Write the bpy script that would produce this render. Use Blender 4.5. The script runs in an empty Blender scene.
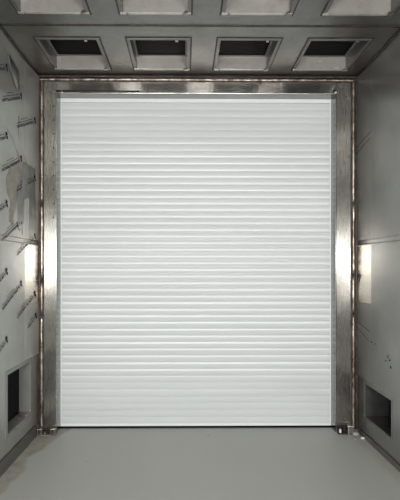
import bpy, bmesh, math, random
from mathutils import Vector, Matrix
random.seed(7)
S = bpy.context.scene
C = S.collection

# ------------------------------------------------------------------ helpers
class MB:
    """collects simple shapes and links them as ONE mesh object"""
    def __init__(s):
        s.bm = bmesh.new()
    def box(s, x0, x1, y0, y1, z0, z1, mat=0, bevel=0.0):
        t = bmesh.new()
        bmesh.ops.create_cube(t, size=1)
        bmesh.ops.scale(t, vec=(x1-x0, y1-y0, z1-z0), verts=t.verts)
        bmesh.ops.translate(t, vec=((x0+x1)/2, (y0+y1)/2, (z0+z1)/2), verts=t.verts)
        if bevel > 0:
            bmesh.ops.bevel(t, geom=list(t.edges), offset=bevel, segments=2, affect='EDGES', profile=0.6)
        s.merge(t, mat)
        return s
    def merge(s, t, mat=0):
        for f in t.faces: f.material_index = mat
        me = bpy.data.meshes.new('tmp'); t.to_mesh(me); t.free()
        s.bm.from_mesh(me); bpy.data.meshes.remove(me)
    def poly(s, pts, mat=0):
        vs = [s.bm.verts.new(p) for p in pts]
        f = s.bm.faces.new(vs); f.material_index = mat
        return s
    def prism(s, pts2, fn, a, b, mat=0):
        """closed 2-D outline swept from a to b; fn(u, v, t) -> 3-D"""
        A = [s.bm.verts.new(fn(u, v, a)) for u, v in pts2]
        B = [s.bm.verts.new(fn(u, v, b)) for u, v in pts2]
        n = len(A)
        fs = [s.bm.faces.new(A[::-1]), s.bm.faces.new(B)]
        for i in range(n):
            fs.append(s.bm.faces.new((A[i], A[(i+1) % n], B[(i+1) % n], B[i])))
        for f in fs: f.material_index = mat
        return s
    def tube(s, path, rads, seg=12, mat=0, smooth=True):
        rings = []
        P = [Vector(p) for p in path]
        for i, p in enumerate(P):
            d = (P[min(i+1, len(P)-1)] - P[max(i-1, 0)]).normalized()
            up = Vector((0, 1, 0)) if abs(d.y) < .9 else Vector((1, 0, 0))
            u = d.cross(up).normalized(); v = d.cross(u)
            r = rads[i] if isinstance(rads, (list, tuple)) else rads
            rings.append([s.bm.verts.new(p + (u*math.cos(2*math.pi*k/seg) + v*math.sin(2*math.pi*k/seg))*r) for k in range(seg)])
        for a, b in zip(rings[:-1], rings[1:]):
            for k in range(seg):
                f = s.bm.faces.new((a[k], a[(k+1) % seg], b[(k+1) % seg], b[k]))
                f.material_index = mat; f.smooth = smooth
        f = s.bm.faces.new(rings[0][::-1]); f.material_index = mat
        f = s.bm.faces.new(rings[-1]); f.material_index = mat
        return s
    def grid_holes(s, us, vs, holes, fn, t0, t1, mat=0):
        """slab with rectangular holes: us, vs = sorted break lines, fn(u,v,t)->3-D"""
        def solid(i, j):
            if i < 0 or j < 0 or i >= len(us)-1 or j >= len(vs)-1: return False
            cu, cv = (us[i]+us[i+1])/2, (vs[j]+vs[j+1])/2
            return not any(h[0] < cu < h[1] and h[2] < cv < h[3] for h in holes)
        cache = {}
        def V(i, j, k):
            if (i, j, k) not in cache:
                cache[(i, j, k)] = s.bm.verts.new(fn(us[i], vs[j], t1 if k else t0))
            return cache[(i, j, k)]
        for i in range(len(us)-1):
            for j in range(len(vs)-1):
                if not solid(i, j): continue
                q = [(i, j), (i+1, j), (i+1, j+1), (i, j+1)]
                s.bm.faces.new([V(a, b, 0) for a, b in q]); s.bm.faces.new([V(a, b, 1) for a, b in q[::-1]])
                for (a, b), (ni, nj) in zip(((q[0], q[1]), (q[1], q[2]), (q[2], q[3]), (q[3], q[0])), ((i, j-1), (i+1, j), (i, j+1), (i-1, j))):
                    if not solid(ni, nj):
                        s.bm.faces.new((V(*a, 0), V(*b, 0), V(*b, 1), V(*a, 1)))
        return s
    def build(s, name, mats, parent=None, org=None, recalc=True):
        if recalc: bmesh.ops.recalc_face_normals(s.bm, faces=s.bm.faces)
        me = bpy.data.meshes.new(name)
        if org is not None:
            bmesh.ops.translate(s.bm, vec=-Vector(org), verts=s.bm.verts)
        s.bm.to_mesh(me); s.bm.free()
        for m in (mats if isinstance(mats, (list, tuple)) else [mats]): me.materials.append(m)
        o = bpy.data.objects.new(name, me); C.objects.link(o)
        if org is not None: o.location = org
        if parent is not None: o.parent = parent
        return o

def tag(o, label=None, cat=None, group=None, kind=None):
    if label: o['label'] = label
    if cat: o['category'] = cat
    if group: o['group'] = group
    if kind: o['kind'] = kind
    return o
def empty(name, loc):
    o = bpy.data.objects.new(name, None); C.objects.link(o); o.location = loc
    o.empty_display_size = .1
    return o
def copy_tree(o, parent=None):
    c = o.copy(); C.objects.link(c)
    if parent is not None: c.parent = parent
    for ch in list(o.children): copy_tree(ch, c)
    return c

# ------------------------------------------------------------------ materials
def new_mat(name):
    m = bpy.data.materials.new(name); m.use_nodes = True
    nt = m.node_tree; b = nt.nodes['Principled BSDF']
    return m, nt, b
def N(nt, t, **kw):
    n = nt.nodes.new(t)
    for k, v in kw.items():
        if k in n.inputs.keys(): n.inputs[k].default_value = v
        else: setattr(n, k, v)
    return n
def ramp(nt, fac, stops):
    r = nt.nodes.new('ShaderNodeValToRGB')
    e = r.color_ramp.elements
    while len(e) < len(stops): e.new(.5)
    for i, (p, c) in enumerate(stops):
        e[i].position = p; e[i].color = (*c, 1) if len(c) == 3 else c
    nt.links.new(fac, r.inputs[0])
    return r
def noise(nt, scale, vec_scale=(1, 1, 1), detail=4, rough=.55, off=(0, 0, 0)):
    g = N(nt, 'ShaderNodeNewGeometry')
    mp = N(nt, 'ShaderNodeMapping'); mp.inputs['Scale'].default_value = vec_scale; mp.inputs['Location'].default_value = off
    nt.links.new(g.outputs['Position'], mp.inputs[0])
    n = N(nt, 'ShaderNodeTexNoise'); n.inputs['Scale'].default_value = scale
    n.inputs['Detail'].default_value = detail; n.inputs['Roughness'].default_value = rough
    nt.links.new(mp.outputs[0], n.inputs['Vector'])
    return n.outputs['Fac']

def steel(name, col=(.42, .40, .37), rough=.25, aniso=0.0, tangent=None, grain=(1, 1, 1), wave=.0, wave_scale=3,
          stain=0.0, metallic=1.0, var=.06, fine=.02):
    m, nt, b = new_mat(name)
    b.inputs['Metallic'].default_value = metallic
    f1 = noise(nt, 2.2, (1, 1, 1), 5, .6)
    c1 = tuple(c*(1-var*2) for c in col); c2 = tuple(min(1, c*(1+var*2)) for c in col)
    r = ramp(nt, f1, [(.3, c1), (.7, c2)])
    colout = r.outputs[0]
    if stain > 0:
        f2 = noise(nt, 7, (1, 1, 1), 6, .7, (3, 1, 2))
        r2 = ramp(nt, f2, [(.48, (0, 0, 0)), (.66, (stain, stain, stain))])
        mx = N(nt, 'ShaderNodeMixRGB'); nt.links.new(r2.outputs[0], mx.inputs[0]); nt.links.new(colout, mx.inputs[1])
        mx.inputs[2].default_value = (col[0]*.62, col[1]*.52, col[2]*.42, 1)
        colout = mx.outputs[0]
    nt.links.new(colout, b.inputs['Base Color'])
    f3 = noise(nt, 40, grain, 3, .6)
    mr = N(nt, 'ShaderNodeMapRange'); nt.links.new(f3, mr.inputs[0])
    mr.inputs[3].default_value = max(.02, rough-.05); mr.inputs[4].default_value = rough+.07
    nt.links.new(mr.outputs[0], b.inputs['Roughness'])
    if aniso:
        b.inputs['Anisotropic'].default_value = aniso
        cx = N(nt, 'ShaderNodeCombineXYZ')
        for i in range(3): cx.inputs[i].default_value = tangent[i]
        nt.links.new(cx.outputs[0], b.inputs['Tangent'])
    last = None
    if wave:
        f4 = noise(nt, wave_scale, (1, 1, 1), 2, .4, (5, 5, 5))
        bp = N(nt, 'ShaderNodeBump'); bp.inputs['Distance'].default_value = wave; bp.inputs['Strength'].default_value = 1
        nt.links.new(f4, bp.inputs['Height']); last = bp
    if fine:
        bp2 = N(nt, 'ShaderNodeBump'); bp2.inputs['Distance'].default_value = .0004; bp2.inputs['Strength'].default_value = fine*5
        nt.links.new(f3, bp2.inputs['Height'])
        if last: nt.links.new(last.outputs[0], bp2.inputs['Normal'])
        last = bp2
    if last: nt.links.new(last.outputs[0], b.inputs['Normal'])
    return m

def plain(name, col, rough=.5, metallic=0.0, var=.08, scale=8, bump=0.0, spec=.5, coat=0.0):
    m, nt, b = new_mat(name)
    f = noise(nt, scale, detail=5)
    r = ramp(nt, f, [(.3, tuple(c*(1-var) for c in col)), (.7, tuple(min(1, c*(1+var)) for c in col))])
    nt.links.new(r.outputs[0], b.inputs['Base Color'])
    b.inputs['Roughness'].default_value = rough; b.inputs['Metallic'].default_value = metallic
    b.inputs['Specular IOR Level'].default_value = spec
    b.inputs['Coat Weight'].default_value = coat
    if bump:
        bp = N(nt, 'ShaderNodeBump'); bp.inputs['Distance'].default_value = bump
        f2 = noise(nt, scale*4, detail=5); nt.links.new(f2, bp.inputs['Height']); nt.links.new(bp.outputs[0], b.inputs['Normal'])
    return m

V_ = (25, 25, .6); H_ = (.6, 25, 25)
M = {}
M['jamb'] = steel('brushed_jamb_steel', (.37, .35, .325), .27, .8, (1, 0, 0), (6, 6, .15), wave=.005, wave_scale=2.0, stain=.3, fine=.008)
M['header'] = steel('brushed_header_steel', (.45, .425, .395), .22, .6, (0, 0, 1), (.15, 6, 6), wave=.006, wave_scale=6.0, stain=.3, fine=.008)
M['return'] = steel('polished_return_steel', (.24, .255, .25), .10, wave=.0006, fine=0)
M['ceiling'] = steel('ceiling_sheet_steel', (.245, .243, .232), .36, .3, (0, 1, 0), (6, .15, 6), wave=.004, wave_scale=1.6, stain=.25)
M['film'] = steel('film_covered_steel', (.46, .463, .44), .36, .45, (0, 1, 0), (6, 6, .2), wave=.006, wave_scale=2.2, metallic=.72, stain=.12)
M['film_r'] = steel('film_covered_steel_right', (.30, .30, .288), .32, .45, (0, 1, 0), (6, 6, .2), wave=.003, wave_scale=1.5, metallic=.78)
M['jamb_reflection'] = steel('jamb_reflection_steel', (.62, .60, .555), .24, .6, (0, 1, 0), (6, 6, .2), wave=.002, stain=0)  # paler steel that paints the jamb highlight reflected in the wall
M['liner'] = steel('vent_liner_steel_lit', (.60, .565, .53), .24, .6, (0, 0, 1), (.05, .5, .5), wave=.010, wave_scale=5, stain=.3, fine=0, metallic=.5)  # paler copy of the liner steel: the lit end wall put into colour
M['liner_side'] = steel('vent_liner_steel_shaded', (.22, .215, .205), .32, wave=.003, metallic=.6)  # darker copy of the liner steel: shade on the other walls put into colour
M['lip'] = plain('panel_lip_metal', (.22, .22, .21), .45, .5)
M['flange'] = steel('vent_flange_steel', (.48, .46, .42), .30, wave=.001)
M['reveal'] = plain('satin_reveal_metal', (.30, .30, .28), .4, .35, var=.1)
M['rim'] = plain('vent_rim_metal', (.20, .20, .19), .4, .7)
M['bolt'] = steel('bolt_steel', (.30, .27, .24), .35)
M['bracket'] = steel('bracket_steel', (.42, .41, .38), .33, stain=.6, wave=.002, wave_scale=20)
M['darkrod'] = plain('dark_rod', (.045, .035, .03), .35, .6)
M['dark'] = plain('dark_void', (.007, .0075, .008), .3, 0, spec=.02)  # near-black colour standing in for the dark void inside the openings
M['black'] = plain('black_rubber', (.006, .007, .010), .6, spec=.05)
M['duct'] = plain('dark_duct_metal', (.09, .09, .085), .35, .4, var=.3)
M['seam'] = plain('seam_sealant', (.05, .04, .033), .55, .2, var=.5, scale=20)
M['ink'] = plain('printed_ink', (.018, .018, .024), .7, 0, var=.2, scale=60, spec=.1)
M['inkblue'] = plain('printed_blue_ink', (.012, .016, .06), .7, 0, var=.2, spec=.1)
M['glue'] = plain('dried_glue', (.32, .295, .25), .45, .5, var=.2, scale=14)
M['film_edge'] = plain('clear_film_edge', (.30, .30, .28), .35, .5)
M['torn'] = steel('torn_film_bare_steel', (.27, .28, .27), .3, .4, (0, 1, 0), (20, 20, .6), stain=.2)
M['grit'] = plain('grit', (.42, .39, .33), .8, var=.3, scale=60, bump=.003)
M['paper'] = plain('white_scrap', (.8, .8, .78), .6, var=.05, scale=40, bump=.002)

# welded bead: heat-tinted brown over bright steel
def weld_mat():
    m, nt, b = new_mat('heat_stained_weld')
    b.inputs['Metallic'].default_value = .85; b.inputs['Roughness'].default_value = .33
    f = noise(nt, 14, (1, 1, .55), 6, .75)
    r = ramp(nt, f, [(.36, (.09, .06, .043)), (.47, (.27, .21, .165)), (.58, (.55, .49, .43)), (.75, (.72, .68, .62))])
    nt.links.new(r.outputs[0], b.inputs['Base Color'])
    f2 = noise(nt, 60, (1, 1, 1), 3)
    bp = N(nt, 'ShaderNodeBump'); bp.inputs['Distance'].default_value = .002; nt.links.new(f2, bp.inputs['Height']); nt.links.new(bp.outputs[0], b.inputs['Normal'])
    return m
M['weld'] = weld_mat()
def burn_mat():
    m, nt, b = new_mat('burnt_brown_seam')
    b.inputs['Metallic'].default_value = .55; b.inputs['Roughness'].default_value = .45
    f = noise(nt, 16, (1, 1, .6), 6, .8, (7, 2, 3))
    r = ramp(nt, f, [(.35, (.022, .016, .013)), (.55, (.07, .052, .042)), (.72, (.20, .165, .14))])
    nt.links.new(r.outputs[0], b.inputs['Base Color'])
    return m
M['burn'] = burn_mat()

# painted roller curtain
m, nt, b = new_mat('white_painted_slats')
f = noise(nt, 1.3, (.6, 1, 4), 4)
r = ramp(nt, f, [(.3, (.66, .685, .68)), (.7, (.70, .725, .72))])
nt.links.new(r.outputs[0], b.inputs['Base Color'])
b.inputs['Roughness'].default_value = .36
b.inputs['Specular IOR Level'].default_value = .72
b.inputs['Anisotropic'].default_value = 1.0
cx = N(nt, 'ShaderNodeCombineXYZ'); cx.inputs[0].default_value = 1; nt.links.new(cx.outputs[0], b.inputs['Tangent'])
M['slat'] = m
M['guide'] = plain('white_guide', (.84, .86, .85), .35, 0, var=.03)

# floor: grey epoxy, bare concrete margin where the paint stops
m, nt, b = new_mat('grey_floor_paint')
g = N(nt, 'ShaderNodeNewGeometry'); sp = N(nt, 'ShaderNodeSeparateXYZ'); nt.links.new(g.outputs['Position'], sp.inputs[0])
f = noise(nt, .9, (1, .6, 1), 5)
paint = ramp(nt, f, [(.3, (.45, .45, .422)), (.7, (.49, .488, .46))])
f = noise(nt, 9, (1, 1, 1), 6, .7)
conc = ramp(nt, f, [(.3, (.26, .24, .205)), (.5, (.36, .335, .285)), (.75, (.43, .41, .36))])
wob = noise(nt, 2.6, (1, 1, 1), 4, .55, (4, 2, 1))
# distance from the left wall, widened near the shutter foot
ma = N(nt, 'ShaderNodeMath', operation='MULTIPLY_ADD'); nt.links.new(wob, ma.inputs[0]); ma.inputs[1].default_value = .22; nt.links.new(sp.outputs[0], ma.inputs[2])
yw = N(nt, 'ShaderNodeMapRange'); nt.links.new(sp.outputs[1], yw.inputs[0]); yw.inputs[1].default_value = 3.5; yw.inputs[2].default_value = 4.0; yw.inputs[3].default_value = 0; yw.inputs[4].default_value = -.13
ad = N(nt, 'ShaderNodeMath', operation='ADD'); nt.links.new(ma.outputs[0], ad.inputs[0]); nt.links.new(yw.outputs[0], ad.inputs[1]); ma = ad
ms = N(nt, 'ShaderNodeMapRange'); nt.links.new(ma.outputs[0], ms.inputs[0])
ms.inputs[1].default_value = -1.235; ms.inputs[2].default_value = -1.20; ms.inputs[3].default_value = 1; ms.inputs[4].default_value = 0
mb_ = N(nt, 'ShaderNodeMath', operation='MULTIPLY_ADD'); nt.links.new(wob, mb_.inputs[0]); mb_.inputs[1].default_value = .16; nt.links.new(sp.outputs[0], mb_.inputs[2])
mt = N(nt, 'ShaderNodeMapRange'); nt.links.new(mb_.outputs[0], mt.inputs[0])
mt.inputs[1].default_value = 1.70; mt.inputs[2].default_value = 1.76; mt.inputs[3].default_value = 0; mt.inputs[4].default_value = .45
mc = N(nt, 'ShaderNodeMath', operation='MULTIPLY_ADD'); nt.links.new(wob, mc.inputs[0]); mc.inputs[1].default_value = .1; nt.links.new(sp.outputs[1], mc.inputs[2])
mu = N(nt, 'ShaderNodeMath', operation='MAXIMUM'); nt.links.new(ms.outputs[0], mu.inputs[0]); nt.links.new(mt.outputs[0], mu.inputs[1])
mx = N(nt, 'ShaderNodeMixRGB'); nt.links.new(mu.outputs[0], mx.inputs[0]); nt.links.new(paint.outputs[0], mx.inputs[1]); nt.links.new(conc.outputs[0], mx.inputs[2])
nt.links.new(mx.outputs[0], b.inputs['Base Color'])
f = noise(nt, 3, (1, 1, 1), 4); mr = N(nt, 'ShaderNodeMapRange'); nt.links.new(f, mr.inputs[0]); mr.inputs[3].default_value = .38; mr.inputs[4].default_value = .52
mr2 = N(nt, 'ShaderNodeMath', operation='MULTIPLY_ADD'); nt.links.new(mu.outputs[0], mr2.inputs[0]); mr2.inputs[1].default_value = .3; nt.links.new(mr.outputs[0], mr2.inputs[2])
nt.links.new(mr2.outputs[0], b.inputs['Roughness'])
f = noise(nt, 90, (1, 1, 1), 3); bp = N(nt, 'ShaderNodeBump'); bp.inputs['Distance'].default_value = .0006; nt.links.new(f, bp.inputs['Height']); nt.links.new(bp.outputs[0], b.inputs['Normal'])
M['floor'] = m

# ------------------------------------------------------------------ dimensions
XL, XR = -1.475, 1.742        # side walls
YD = 4.0                      # front face of the door surround
YB = -2.6                     # open end of the bay, behind the viewer
ZC = 3.575                    # ceiling
JL, JR = -1.282, 1.512        # inner edges of the two jambs
ZH = 3.395                    # underside of the header
YC = 4.135                    # shutter curtain

# ------------------------------------------------------------------ floor
MB().box(XL-.3, XR+.5, YB, 4.6, -.06, 0).build('floor', M['floor'])['kind'] = 'structure'

# ------------------------------------------------------------------ ceiling with openings
W = .495
VX = [-1.235 + i*.7655 for i in range(4)]
VY = [3.365, 2.515]
holes = [(x, x+W, y, y+W) for x in VX for y in VY]
us = sorted({XL-.04, XR+.04, *[v for x in VX for v in (x, x+W)]})
vs = sorted({YB, YD+.3, *[v for y in VY for v in (y, y+W)]})
ceil = MB().grid_holes(us, vs, holes, lambda u, v, t: (u, v, t), ZC, ZC+.012).build('ceiling', M['ceiling'])
ceil['kind'] = 'structure'
s = MB()
s.box(XL+.001, XR-.001, 3.176, 3.186, ZC-.004, ZC+.002, 0)
sm = s.build('sheet_seam', M['seam'], ceil)
s = MB()
rb = random.Random(3)
path = [(XL + (XR-XL)*i/60 , 3.172, ZC-.002) for i in range(61)]
s.tube(path, [.003+.002*rb.random() for _ in path], 8)
s.build('seam_weld', M['burn'], ceil)

# ------------------------------------------------------------------ recessed ceiling boxes
def make_vent():
    r = empty('ceiling_vent', (0, 0, 0))
    h = .125; t = .004; w = W
    # sheet-metal liner: four walls
    m = MB()
    m.box(0, w, 0, t, -.002, h)
    m.box(0, t, t, w-t, -.002, h); m.box(w-t, w, t, w-t, -.002, h)
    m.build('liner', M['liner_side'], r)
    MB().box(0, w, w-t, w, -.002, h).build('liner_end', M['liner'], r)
    m = MB()                                   # folded rim lying against the ceiling sheet
    e = .02; z0, z1 = -.0065, -.0025
    m.box(-e, w+e, -e, .006, z0, z1, bevel=.001)
    m.box(-e, .006, .006, w-.006, z0, z1, bevel=.001); m.box(w-.006, w+e, .006, w-.006, z0, z1, bevel=.001)
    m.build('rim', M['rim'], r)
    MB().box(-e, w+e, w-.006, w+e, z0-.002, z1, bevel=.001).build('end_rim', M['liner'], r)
    m = MB(); q = e+.013; z2 = -.0024
    m.box(-q, w+q, w, w+q, z2, -.0004); m.box(-q, w+q, -q, 0, z2, -.0004); m.box(-q, 0, 0, w, z2, -.0004); m.box(w, w+q, 0, w, z2, -.0004)
    m.build('sealant_edge', M['seam'], r)
    m = MB()                                   # narrow lip around the blackened void
    m.box(t, w-t, w-.022, w-t, h-.012, h-.004, bevel=.001); m.box(t, w-t, t, .022, h-.012, h-.004, bevel=.001)
    m.box(t, .022, .022, w-.022, h-.012, h-.004, bevel=.001); m.box(w-.022, w-t, .022, w-.022, h-.012, h-.004, bevel=.001)
    m.build('panel_lip', M['lip'], r)
    MB().box(.004, w-.004, .004, w-.004, h-.003, h+.006).build('dark_void', M['dark'], r)  # near-black sheet in place of the dark void above the box
    for x in (.035, w-.035):
        m = MB(); m.tube([(x, w+.002, -.006), (x, w+.002, -.014), (x, w+.002, -.016)], [.009, .009, .005], 8)
        m.build('bolt', M['bolt'], r)
    for x in (.4,):
        m = MB(); m.box(x-.012, x+.012, -.004, .012, -.02, -.006, bevel=.002)
        m.build('clip', M['bolt'], r)
    m = MB(); m.box(w-.03, w+.001, w-.03, w-.005, -.028, -.006, bevel=.002); m.build('corner_tab', M['bolt'], r)
    return r
vp = make_vent()
vpos = [(x, y) for y in VY for x in VX]
vlab = ['leftmost recessed ceiling box in the row beside the shutter header',
        'second box from left in the ceiling row beside the shutter header',
        'third box from left in the ceiling row beside the shutter header',
        'rightmost recessed ceiling box in the row beside the shutter header',
        'leftmost recessed ceiling box cut by the top edge of the photo',
        'second box from left in the ceiling row at the top edge',
        'third box from left in the ceiling row at the top edge',
        'rightmost recessed ceiling box cut by the top edge of the photo']
for i, (x, y) in enumerate(vpos):
    o = vp if i == 0 else copy_tree(vp)
    o.location = (x, y, ZC)
    tag(o, 'square steel, '+vlab[i], 'ceiling vent', 'recessed boxes in the steel ceiling')

# ------------------------------------------------------------------ walls
# left wall, with its low square opening
LH = (3.325, 3.825, .265, .765)
us = sorted({YB, YD+.02, LH[0], LH[1]}); vs = sorted({0, ZC, LH[2], LH[3]})
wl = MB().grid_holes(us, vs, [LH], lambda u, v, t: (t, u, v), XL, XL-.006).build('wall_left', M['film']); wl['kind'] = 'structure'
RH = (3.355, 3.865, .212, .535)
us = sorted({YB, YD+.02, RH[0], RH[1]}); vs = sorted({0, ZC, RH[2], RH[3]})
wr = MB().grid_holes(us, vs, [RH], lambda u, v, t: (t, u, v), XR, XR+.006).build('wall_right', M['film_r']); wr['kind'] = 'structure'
# wall sheet over the shutter surround
MB().box(XL-.04, XR+.04, YD+.012, YD+.03, ZH+.02, ZC+.0).build('wall_back', M['header'])['kind'] = 'structure'

# strips beside the jambs, leaned and paled to stand for the jamb's reflected highlight: upper and lower sheet meet at a seam
BUL = .024
def wx(y, y0=3.70):   # surface of the leaning strip on the left wall
    return XL + (max(0, y-y0)/(YD-.015-y0))*BUL
def leaning_strip(x, sgn, y0, parent, zs=1.875):
    m = MB()
    out = [(x+sgn*.0004, y0), (x+sgn*.0015, y0), (x+sgn*BUL, YD-.015), (x+sgn*(BUL-.002), YD-.015)]
    f3 = lambda u, v, t: (u, v, t)
    m.prism(out, f3, zs+.045, ZC-.02); m.build('upper_sheet', M['film_r'] if sgn < 0 else M['film'], parent)
    m = MB(); m.prism(out, f3, 1.315, zs); m.build('jamb_reflection_sheet', M['jamb_reflection'], parent)  # pale piece cut to the extent of the painted reflection
    m = MB(); m.prism(out, f3, .80 if sgn > 0 else .58, 1.3145); m.build('covered_sheet', M['film_r'] if sgn < 0 else M['film'], parent)
    m = MB(); c = x+sgn*.002; ce = x+sgn*BUL
    ym = y0-.9
    m.tube([(ce, YD-.02, zs+.004), (c, y0, zs+.004), (c, ym, zs+.002)], [.006, .006, .002], 8)
    m.tube([(ce, YD-.02, zs+.045), (c, y0, zs+.043), (c, ym, zs+.046)], [.004, .004, .0015], 8)
    m.build('seam_fold', M['flange'], parent)
leaning_strip(XL, 1, 3.70, wl)
leaning_strip(XR, -1, 3.73, wr)

# printed marks of the protective film (illegible rows with a square emblem)
rm = random.Random(11)
marks = MB()
def mark(y, z, L=.43, ang=26, faint=False):
    a = math.radians(ang); ux = (-math.cos(a), -math.sin(a)); vx = (-math.sin(a), math.cos(a))  # baseline runs back and down
    X = XL+.0032
    def q(s0, s1, t0, t1, mt=0, shear=.0):
        P = []
        for s_, t_ in ((s0, t0), (s1, t0), (s1-shear, t1), (s0-shear, t1)):
            P.append((wx(y+ux[0]*s_+vx[0]*t_)+.0032, y+ux[0]*s_+vx[0]*t_, z+ux[1]*s_+vx[1]*t_))
        marks.poly(P, mt)
    # emblem: stacked blocks with a notch
    q(.0, .030, .004, .030, 1); q(.006, .026, -.028, .0, 1); q(.033, .039, -.012, .016, 1)
    # bold lower row
    s_ = .058
    while s_ < L:
        w = rm.choice((.011, .015, .018)); k = rm.random()
        if k < .35:
            q(s_, s_+.005, -.020, .004); q(s_+w-.005, s_+w, -.020, .004); q(s_+.005, s_+w-.005, -.010, -.005)
        elif k < .7:
            q(s_, s_+w, -.003, .004); q(s_, s_+.006, -.020, -.003)
        else:
            q(s_, s_+w, -.020, -.012); q(s_+w*.4, s_+w*.4+.007, -.012, .004)
        s_ += w+.005
    # thin middle row
    s_ = .07
    while s_ < L*.97:
        w = rm.uniform(.006, .014); q(s_, s_+w, .016, .0225); s_ += w+.005
    s_ = L*.42
    while s_ < L*.75:
        w = rm.uniform(.006, .012); q(s_, s_+w, .038, .044); s_ += w+.005
for ci in range(-3, 3):
    y = 3.625+.292*ci; y = 3.296+.292*(ci) if False else y
    for ri in range(-1, 6):
        z = 1.515 - .112*ci + .562*ri - .562
        if ci == 1: y = 3.91
        if ci > 1: continue
        if z < 1.02 or z > 3.42: continue
        if ci == 1 and z < 1.2: continue
        mark(y, z)
mark(3.93, 1.19, .2)
marks.build('printed_marks', [M['ink'], M['inkblue']], wl, recalc=False)
# a few smudged characters on the right sheet
marks = MB(); X = XR-.0032
for (y, z, w, h) in [(3.37, .86, .03, .012), (3.41, .875, .012, .03), (3.44, .84, .02, .012), (3.36, .80, .02, .02), (3.70, .955, .035, .01), (3.64, .95, .02, .008)]:
    marks.poly([(X, y, z), (X, y+w, z), (X, y+w, z+h), (X, y, z+h)])
for (y, z) in [(3.93, 1.54), (3.96, 1.55)]:
    X = XR-.0035-BUL*(y-3.72)/.265
    marks.poly([(X, y, z-.03), (X, y+.008, z-.03), (X, y+.016, z+.03), (X, y+.008, z+.03)])
marks.poly([(X, 3.905, 1.575), (X, 3.912, 1.585), (X, 3.935, 1.545), (X, 3.93, 1.538)])
marks.build('smudged_print', M['ink'], wr, recalc=False)

# glue patch, torn film and peeled flap on the left wall
def blob(name, pts, off, mat, parent, sgn=1, x=XL, jag=.012, seed=1):
    rr = random.Random(seed); out = []
    n = len(pts)
    for i in range(n):
        a, b_ = pts[i], pts[(i+1) % n]
        for k in range(5):
            t = k/5; out.append((a[0]*(1-t)+b_[0]*t+rr.uniform(-jag, jag)*(k > 0), a[1]*(1-t)+b_[1]*t+rr.uniform(-jag, jag)*(k > 0)))
    m = MB(); m.prism(out, lambda u, v, t: (wx(u)+sgn*t, u, v), .0006, off)
    return m.build(name, mat, parent)
blob('dried_glue_patch', [(3.30, 2.36), (3.36, 2.50), (3.50, 2.58), (3.68, 2.62), (3.72, 2.50), (3.55, 2.34), (3.53, 2.22), (3.46, 2.12), (3.44, 2.0), (3.36, 2.05), (3.38, 2.2)], .0012, M['glue'], wl, seed=4)
blob('torn_film_patch', [(3.52, 2.28), (3.60, 2.36), (3.66, 2.62), (3.90, 2.62), (3.92, 1.95), (3.78, 1.93), (3.76, 2.30), (3.68, 2.28), (3.66, 2.05), (3.58, 1.98), (3.52, 2.03)], .0028, M['torn'], wl, jag=.008, seed=9)
m = MB()     # peeled film flap hanging near the ceiling corner
pp = []
for i in range(13):
    t = i/12; pp.append((3.34+.21*t**2.2, 3.44-.25*t))
top = []
for i, (y, z) in enumerate(pp):
    top.append((y, z))
L1 = [m.bm.verts.new((XL+.004+.004*math.sin(i/12*math.pi), y, z)) for i, (y, z) in enumerate(pp)]
L2 = [m.bm.verts.new((XL+.005+.008*math.sin(i/12*math.pi), 3.55+.006*math.sin(i), 3.40-.215*i/12)) for i in range(13)]
for i in range(12): m.bm.faces.new((L1[i], L1[i+1], L2[i+1], L2[i]))
for f_ in m.bm.faces: f_.smooth = True
fl = m.build('peeled_film', M['torn'], wl)
sd = fl.modifiers.new('s', 'SOLIDIFY'); sd.thickness = .0008
m = MB(); m.tube([(XL+.006+.004*math.sin(i/12*math.pi), y, z) for i, (y, z) in enumerate(pp)], .0022, 6)
m.tube([(XL+.007+.008*math.sin(i/12*math.pi), 3.55+.006*math.sin(i), 3.40-.215*i/12) for i in range(13)], .0022, 6)
m.build('peeled_edge', M['film_edge'], wl)
# creases in the film
m = MB()
for (a, b_) in [((3.42, 2.78), (3.56, 2.62)), ((3.56, 2.62), (3.66, 2.55)), ((3.60, 2.74), (3.86, 2.50)), ((3.30, 2.82), (3.45, 2.74)), ((3.55, 2.60), (3.56, 3.0)), ((3.63, 2.3), (3.635, 1.95))]:
    m.tube([(wx(a[0])+.001, a[0], a[1]), (wx(b_[0])+.001, b_[0], b_[1])], .0022, 6)
m.build('film_crease', M['film_edge'], wl)
m = MB()
for (a, b_) in [((3.90, 2.66), (3.99, 2.79)), ((3.74, 2.925), (3.985, 2.85)), ((3.74, 2.875), (3.985, 2.795))][1:]:
    m.tube([(XR-.002, a[0], a[1]), (XR-BUL, b_[0], b_[1])], .004, 6)
for (a, b_) in [((3.75, 2.0-.95), (3.99, 1.12)), ((3.76, .96), (3.99, 1.06))]:
    m.tube([(XR-.003, a[0], a[1]), (XR-BUL, b_[0], b_[1])], .003, 6)
m.build('film_crease', M['seam'], wr)

# corner seams wall / ceiling
for nm, x in (('trim_1', XL+.008), ('trim_2', XR-.008)):
    rb = random.Random(5)
    path = [(x+rb.uniform(-.002, .002), YB+.01+(YD-.05-YB)*i/80, ZC-.008) for i in range(81)]
    o = MB().tube(path, [.008+rb.uniform(-.002, .003) for _ in path], 8).build(nm, M['burn']); o['kind'] = 'structure'

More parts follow.
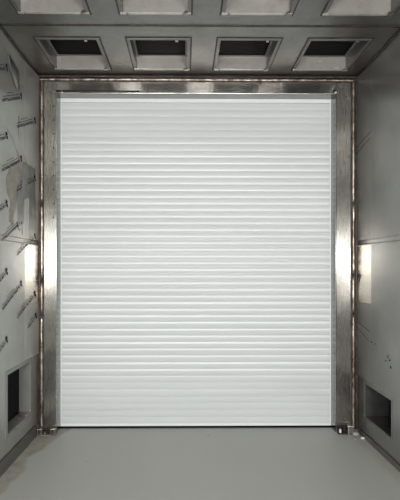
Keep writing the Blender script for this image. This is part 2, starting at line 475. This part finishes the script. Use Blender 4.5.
# baseboards
m = MB(); m.prism([(XL+.001, 0), (XL+.022, 0), (XL+.018, .012), (XL+.014, .098), (XL+.001, .104)], lambda u, v, t: (u, t, v), YB, YD-.045)
bl = m.build('baseboard_left', M['rim']); bl['kind'] = 'structure'
m = MB()
rb = random.Random(8)
path = [(XL+.004, YB+.02+(YD-.08-YB)*i/90, .108+rb.uniform(-.003, .003)) for i in range(91)]
m.tube(path, [.004+rb.uniform(-.001, .003) for _ in path], 7); m.build('sealant_line', M['seam'], bl)
m = MB(); m.prism([(XR-.001, 0), (XR-.008, 0), (XR-.006, .045), (XR-.001, .05)], lambda u, v, t: (u, t, v), YB, YD-.045)
br = m.build('baseboard_right', M['rim']); br['kind'] = 'structure'
m = MB()
path = [(XR-.004, YB+.02+(YD-.08-YB)*i/90, .054+rb.uniform(-.003, .003)) for i in range(91)]
m.tube(path, [.005+rb.uniform(-.001, .003) for _ in path], 7)
m.build('sealant_line', M['seam'], br)

# ------------------------------------------------------------------ low wall openings
r = tag(empty('wall_vent', (XL, LH[0], LH[2])), 'square vent opening low in the left wall with bright steel reveal and black inside', 'wall vent', 'low openings in the side walls')
w = .5; d = .105
m = MB(); m.box(-d, -.0065, 0, .004, 0, w); m.box(-d, -.0065, w-.004, w, 0, w); m.box(-d, -.0065, .004, w-.004, 0, .004); m.box(-d, -.0065, .004, w-.004, w-.004, w)
m.build('reveal', M['reveal'], r)
m = MB(); e = .03
m.box(.0005, .005, -e, w+e, -e, .004, bevel=.001); m.box(.0005, .005, -e, w+e, w-.004, w+e, bevel=.001)
m.box(.0005, .005, -e, .004, .004, w-.004, bevel=.001); m.box(.0005, .005, w-.004, w+e, .004, w-.004, bevel=.001)
m.build('rim', M['reveal'], r)
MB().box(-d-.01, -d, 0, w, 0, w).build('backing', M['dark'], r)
m = MB(); m.box(-.10, .004, w-.11, w-.01, .0045, .018, bevel=.003); m.build('sill_tab', M['flange'], r)

r = tag(empty('wall_vent', (XR, RH[0], RH[2])), 'deeper dark vent opening low in the right wall, wider than tall', 'wall vent', 'low openings in the side walls')
wy, wz = RH[1]-RH[0], RH[3]-RH[2]; d = .24
m = MB(); m.box(.0065, d, wy-.004, wy, 0, wz); m.box(.0065, d, .004, wy-.004, wz-.004, wz); m.box(.0065, d, 0, .004, 0, wz)
m.build('duct_lining', M['duct'], r)
MB().box(.0065, d, .004, wy-.004, 0, .004).build('duct_sill', M['bracket'], r)
m = MB(); e = .012
m.box(-.005, -.0005, -e, wy+e, -e, .003, bevel=.001); m.box(-.005, -.0005, -e, wy+e, wz-.003, wz+e, bevel=.001)
m.box(-.005, -.0005, -e, .003, .003, wz-.003, bevel=.001); m.box(-.005, -.0005, wy-.003, wy+e, .003, wz-.003, bevel=.001)
m.build('rim', M['film_r'], r)
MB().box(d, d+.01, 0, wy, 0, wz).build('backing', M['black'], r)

# ------------------------------------------------------------------ door surround
def vplate(x0, x1, z0, z1, mat, name, parent=None, y0=YD, y1=YD+.012, bev=.003):
    return MB().box(x0, x1, y0, y1, z0, z1, bevel=bev).build(name, mat, parent)
# left jamb
tj = vplate(-1.408, JL, .072, 3.525, M['jamb'], 'trim_3'); tj['kind'] = 'structure'
MB().box(JL-.004, JL, YD+.012, YC+.05, .0, ZH+.01).build('jamb_return', M['return'], tj)
for i in range(24):
    z = 3.265-.139*i
    if z < .2: break
    if i > 8: break
    m = MB(); m.tube([(JL-.028, YD+.002, z), (JL-.028, YD-.003, z), (JL-.028, YD-.005, z)], [.0075, .0075, .004], 8); m.build('rivet', M['darkrod'], tj)
# right jamb
tk = vplate(JR, 1.662, .095, 3.525, M['jamb'], 'trim_4'); tk['kind'] = 'structure'
MB().box(JR, JR+.004, YD+.012, YC+.05, .0, ZH+.01).build('jamb_return', M['return'], tk)
MB().box(JR+.002, JR+.008, YD-.006, YD-.0005, .05, 3.45).build('edge_lip', M['return'], tk)
# header
th = vplate(JL, JR, ZH, 3.515, M['header'], 'trim_5'); th['kind'] = 'structure'
MB().box(JL, JR, YD+.012, YC+.05, ZH, ZH+.004).build('header_return', M['return'], th)

# welded corner beads, in joined lengths
def bead(name, pts_fn, n, joints, r0, seed, mat_main='weld', burn_off=None):
    rb = random.Random(seed)
    P = [pts_fn(i/n) for i in range(n+1)]
    R = []
    for i in range(n+1):
        rr = r0*(1+rb.uniform(-.13, .13)); R.append(rr)
    return MB().tube(P, R, 12).build(name, M[mat_main])
def corner_post(name, x, sgn, joints, seed):
    rb = random.Random(seed)
    o = None
    m = MB()
    zz = [.035] + joints + [3.535]
    for a, b_ in zip(zz[:-1], zz[1:]):
        n = max(4, int((b_-a)/.05)); off = rb.uniform(-.003, .003)
        P = [(x+off+rb.uniform(-.0012, .0012), YD-.004, a+.004+(b_-a-.008)*i/n) for i in range(n+1)]
        R = [.0135*(1+rb.uniform(-.12, .12)) for _ in P]; R[0] = R[-1] = .011
        m.tube(P, R, 12)
    o = m.build(name, M['weld']); o['kind'] = 'structure'
    m = MB()      # burnt seam lines each side
    for dx in ((-.030, -.0165, .0165) if sgn > 0 else (-.0165, .0165, .032)):
        n = 90
        top = 2.27 if dx < -.02 else 3.53
        P = [(x+dx+rb.uniform(-.002, .002), YD-.002, .04+(top-.04)*i/n) for i in range(n+1)]
        m.tube(P, [.0038*(1+rb.uniform(-.5, .6)) for _ in P], 7)
    m.build('burnt_seam', M['burn'], o)
    m = MB()
    for z in joints:
        m.tube([(x-.018, YD-.012, z), (x, YD-.019, z+.004), (x+.018, YD-.012, z)], [.004, .007, .004], 7)
    m.build('joint_bead', M['seam'], o)
    return o
corner_post('trim_6', -1.426, 1, [1.30-.12, 1.53, 2.30], 1)
corner_post('trim_7', 1.684, -1, [1.19, 1.58, 2.30], 2)
# wall-side corner angle behind the beads
o = MB().box(XL+.0045, XL+.03, YD-.012, YD+.01, .1, ZC-.02, bevel=.003).build('trim_8', M['burn']); o['kind'] = 'structure'
o = MB().box(XR-.034, XR-.004, YD-.012, YD+.01, .035, ZC-.02, bevel=.003).build('trim_9', M['burn']); o['kind'] = 'structure'
# horizontal bead over the header
rb = random.Random(21); m = MB()
P = [(-1.455+3.165*i/110, YD-.004, 3.528+rb.uniform(-.0012, .0012)) for i in range(111)]
m.tube(P, [.012*(1+rb.uniform(-.15, .15)) for _ in P], 12)
o = m.build('trim_10', M['weld']); o['kind'] = 'structure'
m = MB()
P = [(-1.455+3.165*i/110, YD-.002, 3.512+rb.uniform(-.002, .002)) for i in range(111)]
m.tube(P, [.004*(1+rb.uniform(-.5, .5)) for _ in P], 7)
m.build('burnt_seam', M['burn'], o)
o = MB().box(XL+.02, XR-.03, YD-.02, YD+.01, 3.548, 3.566, bevel=.003).build('trim_11', M['burn']); o['kind'] = 'structure'
m = MB(); rb = random.Random(33)
for x in [-.15+.02*rb.random(), .88, -1.24, 1.50]:
    m.box(x-.006, x+.006, YD-.028, YD-.018, 3.543, 3.571, bevel=.002)
m.build('tack_mark', M['burn'], o)

# dark rod clipped under the header, from the left jamb
r = tag(empty('metal_rod', (-1.30, YD-.012, 3.408)), 'thin dark metal rod fixed along the header at upper left', 'rod')
m = MB(); m.tube([(0, 0, .006), (.02, 0, .004), (.30, 0, -.002), (.60, 0, -.001), (.845, 0, .001)], [.008, .009, .012, .010, .007], 10); m.build('shaft', M['darkrod'], r)
m = MB(); m.tube([(.845, 0, .001), (.862, 0, .001)], .0062, 10); m.build('tip', M['flange'], r)
m = MB(); m.box(-.018, .016, -.010, .012, -.010, .022, bevel=.003); m.build('clip', M['bolt'], r)
MB().box(.07, .085, -.009, .012, -.010, .012, bevel=.002).build('clip', M['bolt'], r)
# latch at the right end of the header
r = tag(empty('latch', (JR-.014, YD-.001, 3.415)), 'small dark latch with bright tip at the upper right shutter corner', 'latch')
MB().box(-.014, .016, -.014, 0, -.006, .018, bevel=.003).build('body', M['darkrod'], r)
MB().box(-.002, .014, -.024, -.012, -.022, -.006, bevel=.003).build('tip', M['paper'], r)

# ------------------------------------------------------------------ roller shutter
door = empty('door_1', (0, YC, 0)); door['kind'] = 'structure'
tag(door, 'closed white slatted roller shutter filling the steel frame', 'roller shutter')
P_ = .0705; z_bot = .045; nsl = 48
m = MB(); bm = m.bm
x0, x1 = JL+.001, JR-.001
rs = random.Random(2)
z = z_bot
prev = None
for k in range(nsl):
    # one convex slat then a narrow groove; every slat hangs a touch differently
    tilt = rs.uniform(-.0009, .0009); sag = .0040*(1+rs.uniform(-.12, .12))
    ga = .0065
    prof = []
    nseg = 10
    for i in range(nseg+1):
        t = i/nseg
        yy = -4*sag*t*(1-t) + tilt*(t-.5)
        prof.append((yy, z + (P_-ga)*t))
    A = [bm.verts.new((x0, y, zz)) for y, zz in prof]; B = [bm.verts.new((x1, y, zz)) for y, zz in prof]
    for i in range(nseg):
        f_ = bm.faces.new((A[i], B[i], B[i+1], A[i+1])); f_.smooth = True
    # groove above
    g0 = prof[-1]
    gp = [g0, (g0[0]+.006, z+P_-ga*.75), (g0[0]+.006, z+P_-ga*.3), (0, z+P_)]
    GA = [bm.verts.new((x0, y, zz)) for y, zz in gp]; GB = [bm.verts.new((x1, y, zz)) for y, zz in gp]
    for i in range(3): bm.faces.new((GA[i], GB[i], GB[i+1], GA[i+1]))
    # closed ends and a flat back of their own vertices, so the front keeps its own shading
    out = prof + gp[1:]
    for xx in (x0, x1):
        bm.faces.new([bm.verts.new((xx, y, zz)) for y, zz in out] + [bm.verts.new((xx, .008, z+P_)), bm.verts.new((xx, .008, z))])
    bm.faces.new([bm.verts.new(q_) for q_ in ((x0, .008, z), (x0, .008, z+P_), (x1, .008, z+P_), (x1, .008, z))])
    z += P_
cur = m.build('curtain', M['slat'], door, recalc=False)
MB().box(x0, x1, -.012, .012, .022, .046, bevel=.003).build('bottom_bar', M['guide'], door)
MB().box(x0, x1, -.009, .009, .0, .022).build('rubber_seal', M['black'], door)
for xg in (JL+.009, JR-.009):
    MB().box(xg-.007, xg+.007, -.0125, -.0105, .046, ZH-.041).build('guide_line', M['guide'], door)
MB().box(JL+.001, JR-.001, -.012, -.007, ZH-.040, ZH-.001).build('lintel_strip', M['guide'], door)

# ------------------------------------------------------------------ feet of the frame
def foot(x, w, label, var):
    r = tag(empty('anchor_bracket', (x, YD-.02, 0)), label, 'bracket')
    if var == 0:
        for k, (a, s_) in enumerate(((0, .05), (w-.055, .05))):
            m = MB()
            m.box(a, a+.010, -.04, .015, 0, .066, bevel=.003); m.box(a+s_-.01, a+s_, -.04, .015, 0, .066, bevel=.003)
            m.box(a+.01, a+s_-.01, -.036, .015, .052, .064, bevel=.003)
            m.build('channel', M['bracket'], r)
        MB().box(.05, w-.055, -.01, .012, 0, .055, bevel=.002).build('base_strip', M['darkrod'], r)
        MB().box(.045, w-.05, -.045, -.012, .0, .012, bevel=.003).build('foot_plate', M['bracket'], r)
        m = MB(); m.tube([(.075, -.025, .010), (.075, -.025, .03)], .010, 6); m.build('anchor_bolt', M['bolt'], r)
    else:
        m = MB(); m.box(0, .085, -.03, .012, 0, .012, bevel=.002); m.box(0, .085, .004, .012, .012, .08, bevel=.002)
        m.build('base_strip', M['darkrod'], r)
        MB().box(.012, .032, -.028, -.008, .012, .052, bevel=.008).build('shim', M['paper'], r)
        MB().box(.05, .082, -.026, -.004, .012, .078, bevel=.004).build('block', M['darkrod'], r)
        MB().box(.088, w, -.045, .012, 0, .088, bevel=.006).build('block', M['bracket'], r)
    return r
foot(-1.455, .185, 'pair of rough steel channels under the foot of the left jamb', 0)
foot(1.520, .155, 'dark bracket and grey block under the foot of the right jamb', 1)

def lump(name, loc, rad, mat, label, cat, seed, sq=(1, 1, .6)):
    rr = random.Random(seed); b2 = bmesh.new()
    bmesh.ops.create_icosphere(b2, subdivisions=3, radius=rad)
    from mathutils import noise as mn
    for v in b2.verts:
        k = 1+.35*mn.noise(v.co*60+Vector((seed, 0, 0)))+.12*mn.noise(v.co*200)
        v.co = Vector((v.co.x*k*sq[0], v.co.y*k*sq[1], v.co.z*k*sq[2]))
    lo = min(v.co.z for v in b2.verts)
    bmesh.ops.translate(b2, vec=(0, 0, -lo), verts=b2.verts)
    m = MB(); m.merge(b2)
    for f_ in m.bm.faces: f_.smooth = True
    o = m.build(name, mat); o.location = loc
    return tag(o, label, cat)
lump('debris_lump', (1.678, 3.92, 0), .032, M['grit'], 'beige crumb of rubble right of the right jamb foot', 'debris', 3, (1, .7, .55))
lump('debris_lump', (1.640, 3.83, 0), .014, M['grit'], 'small flat beige crumb in front of the right jamb foot', 'debris', 6, (1.3, .8, .45))
lump('white_scrap', (1.712, 3.845, 0), .017, M['paper'], 'small white crumpled scrap on the floor by the right baseboard', 'scrap', 9, (1.1, .8, .6))
lump('floor_chip', (.235, 3.93, 0), .010, M['grit'], 'tiny dark chip on the grey floor in front of the shutter', 'debris', 12, (1.2, .8, .25))
lump('floor_chip', (-.84, 3.42, 0), .010, M['grit'], 'tiny dark chip on the grey floor at lower left', 'debris', 15, (1.5, .6, .2))

# ------------------------------------------------------------------ light
def area(name, loc, target, size, size_y, power, col):
    l = bpy.data.lights.new(name, 'AREA'); l.shape = 'RECTANGLE'; l.size = size; l.size_y = size_y
    l.energy = power; l.color = col
    o = bpy.data.objects.new(name, l); C.objects.link(o); o.location = loc
    o.rotation_euler = (Vector(target)-Vector(loc)).to_track_quat('-Z', 'Y').to_euler()
    return o
area('work_lamp', (-.78, -2.5, 1.92), (-.75, 4, 1.70), 1.2, .75, 138, (1, 1, .985))
area('work_lamp', (1.0, -2.5, 1.92), (.95, 4, 1.70), 1.2, .75, 138, (1, 1, .985))

w = bpy.data.worlds.new('World'); S.world = w; w.use_nodes = True
bg = w.node_tree.nodes['Background']; bg.inputs[0].default_value = (.80, .90, .95, 1); bg.inputs[1].default_value = .16

# ------------------------------------------------------------------ camera
cam = bpy.data.cameras.new('Camera'); co = bpy.data.objects.new('Camera', cam); C.objects.link(co); S.camera = co
cam.sensor_fit = 'VERTICAL'; cam.sensor_height = 36; cam.sensor_width = 28.8; cam.lens = 36*400/500
yaw = math.radians(.45)
co.location = (0, 0, 1.65)
co.rotation_euler = (math.radians(90), 0, -yaw)
cam.shift_x = (200-400*math.tan(yaw)-185)/500
cam.shift_y = 18/500
cam.clip_start = .05

S.view_settings.view_transform = 'Standard'; S.view_settings.look = 'None'
S.view_settings.exposure = 0.0; S.view_settings.gamma = 1; S.view_settings.use_curve_mapping = False
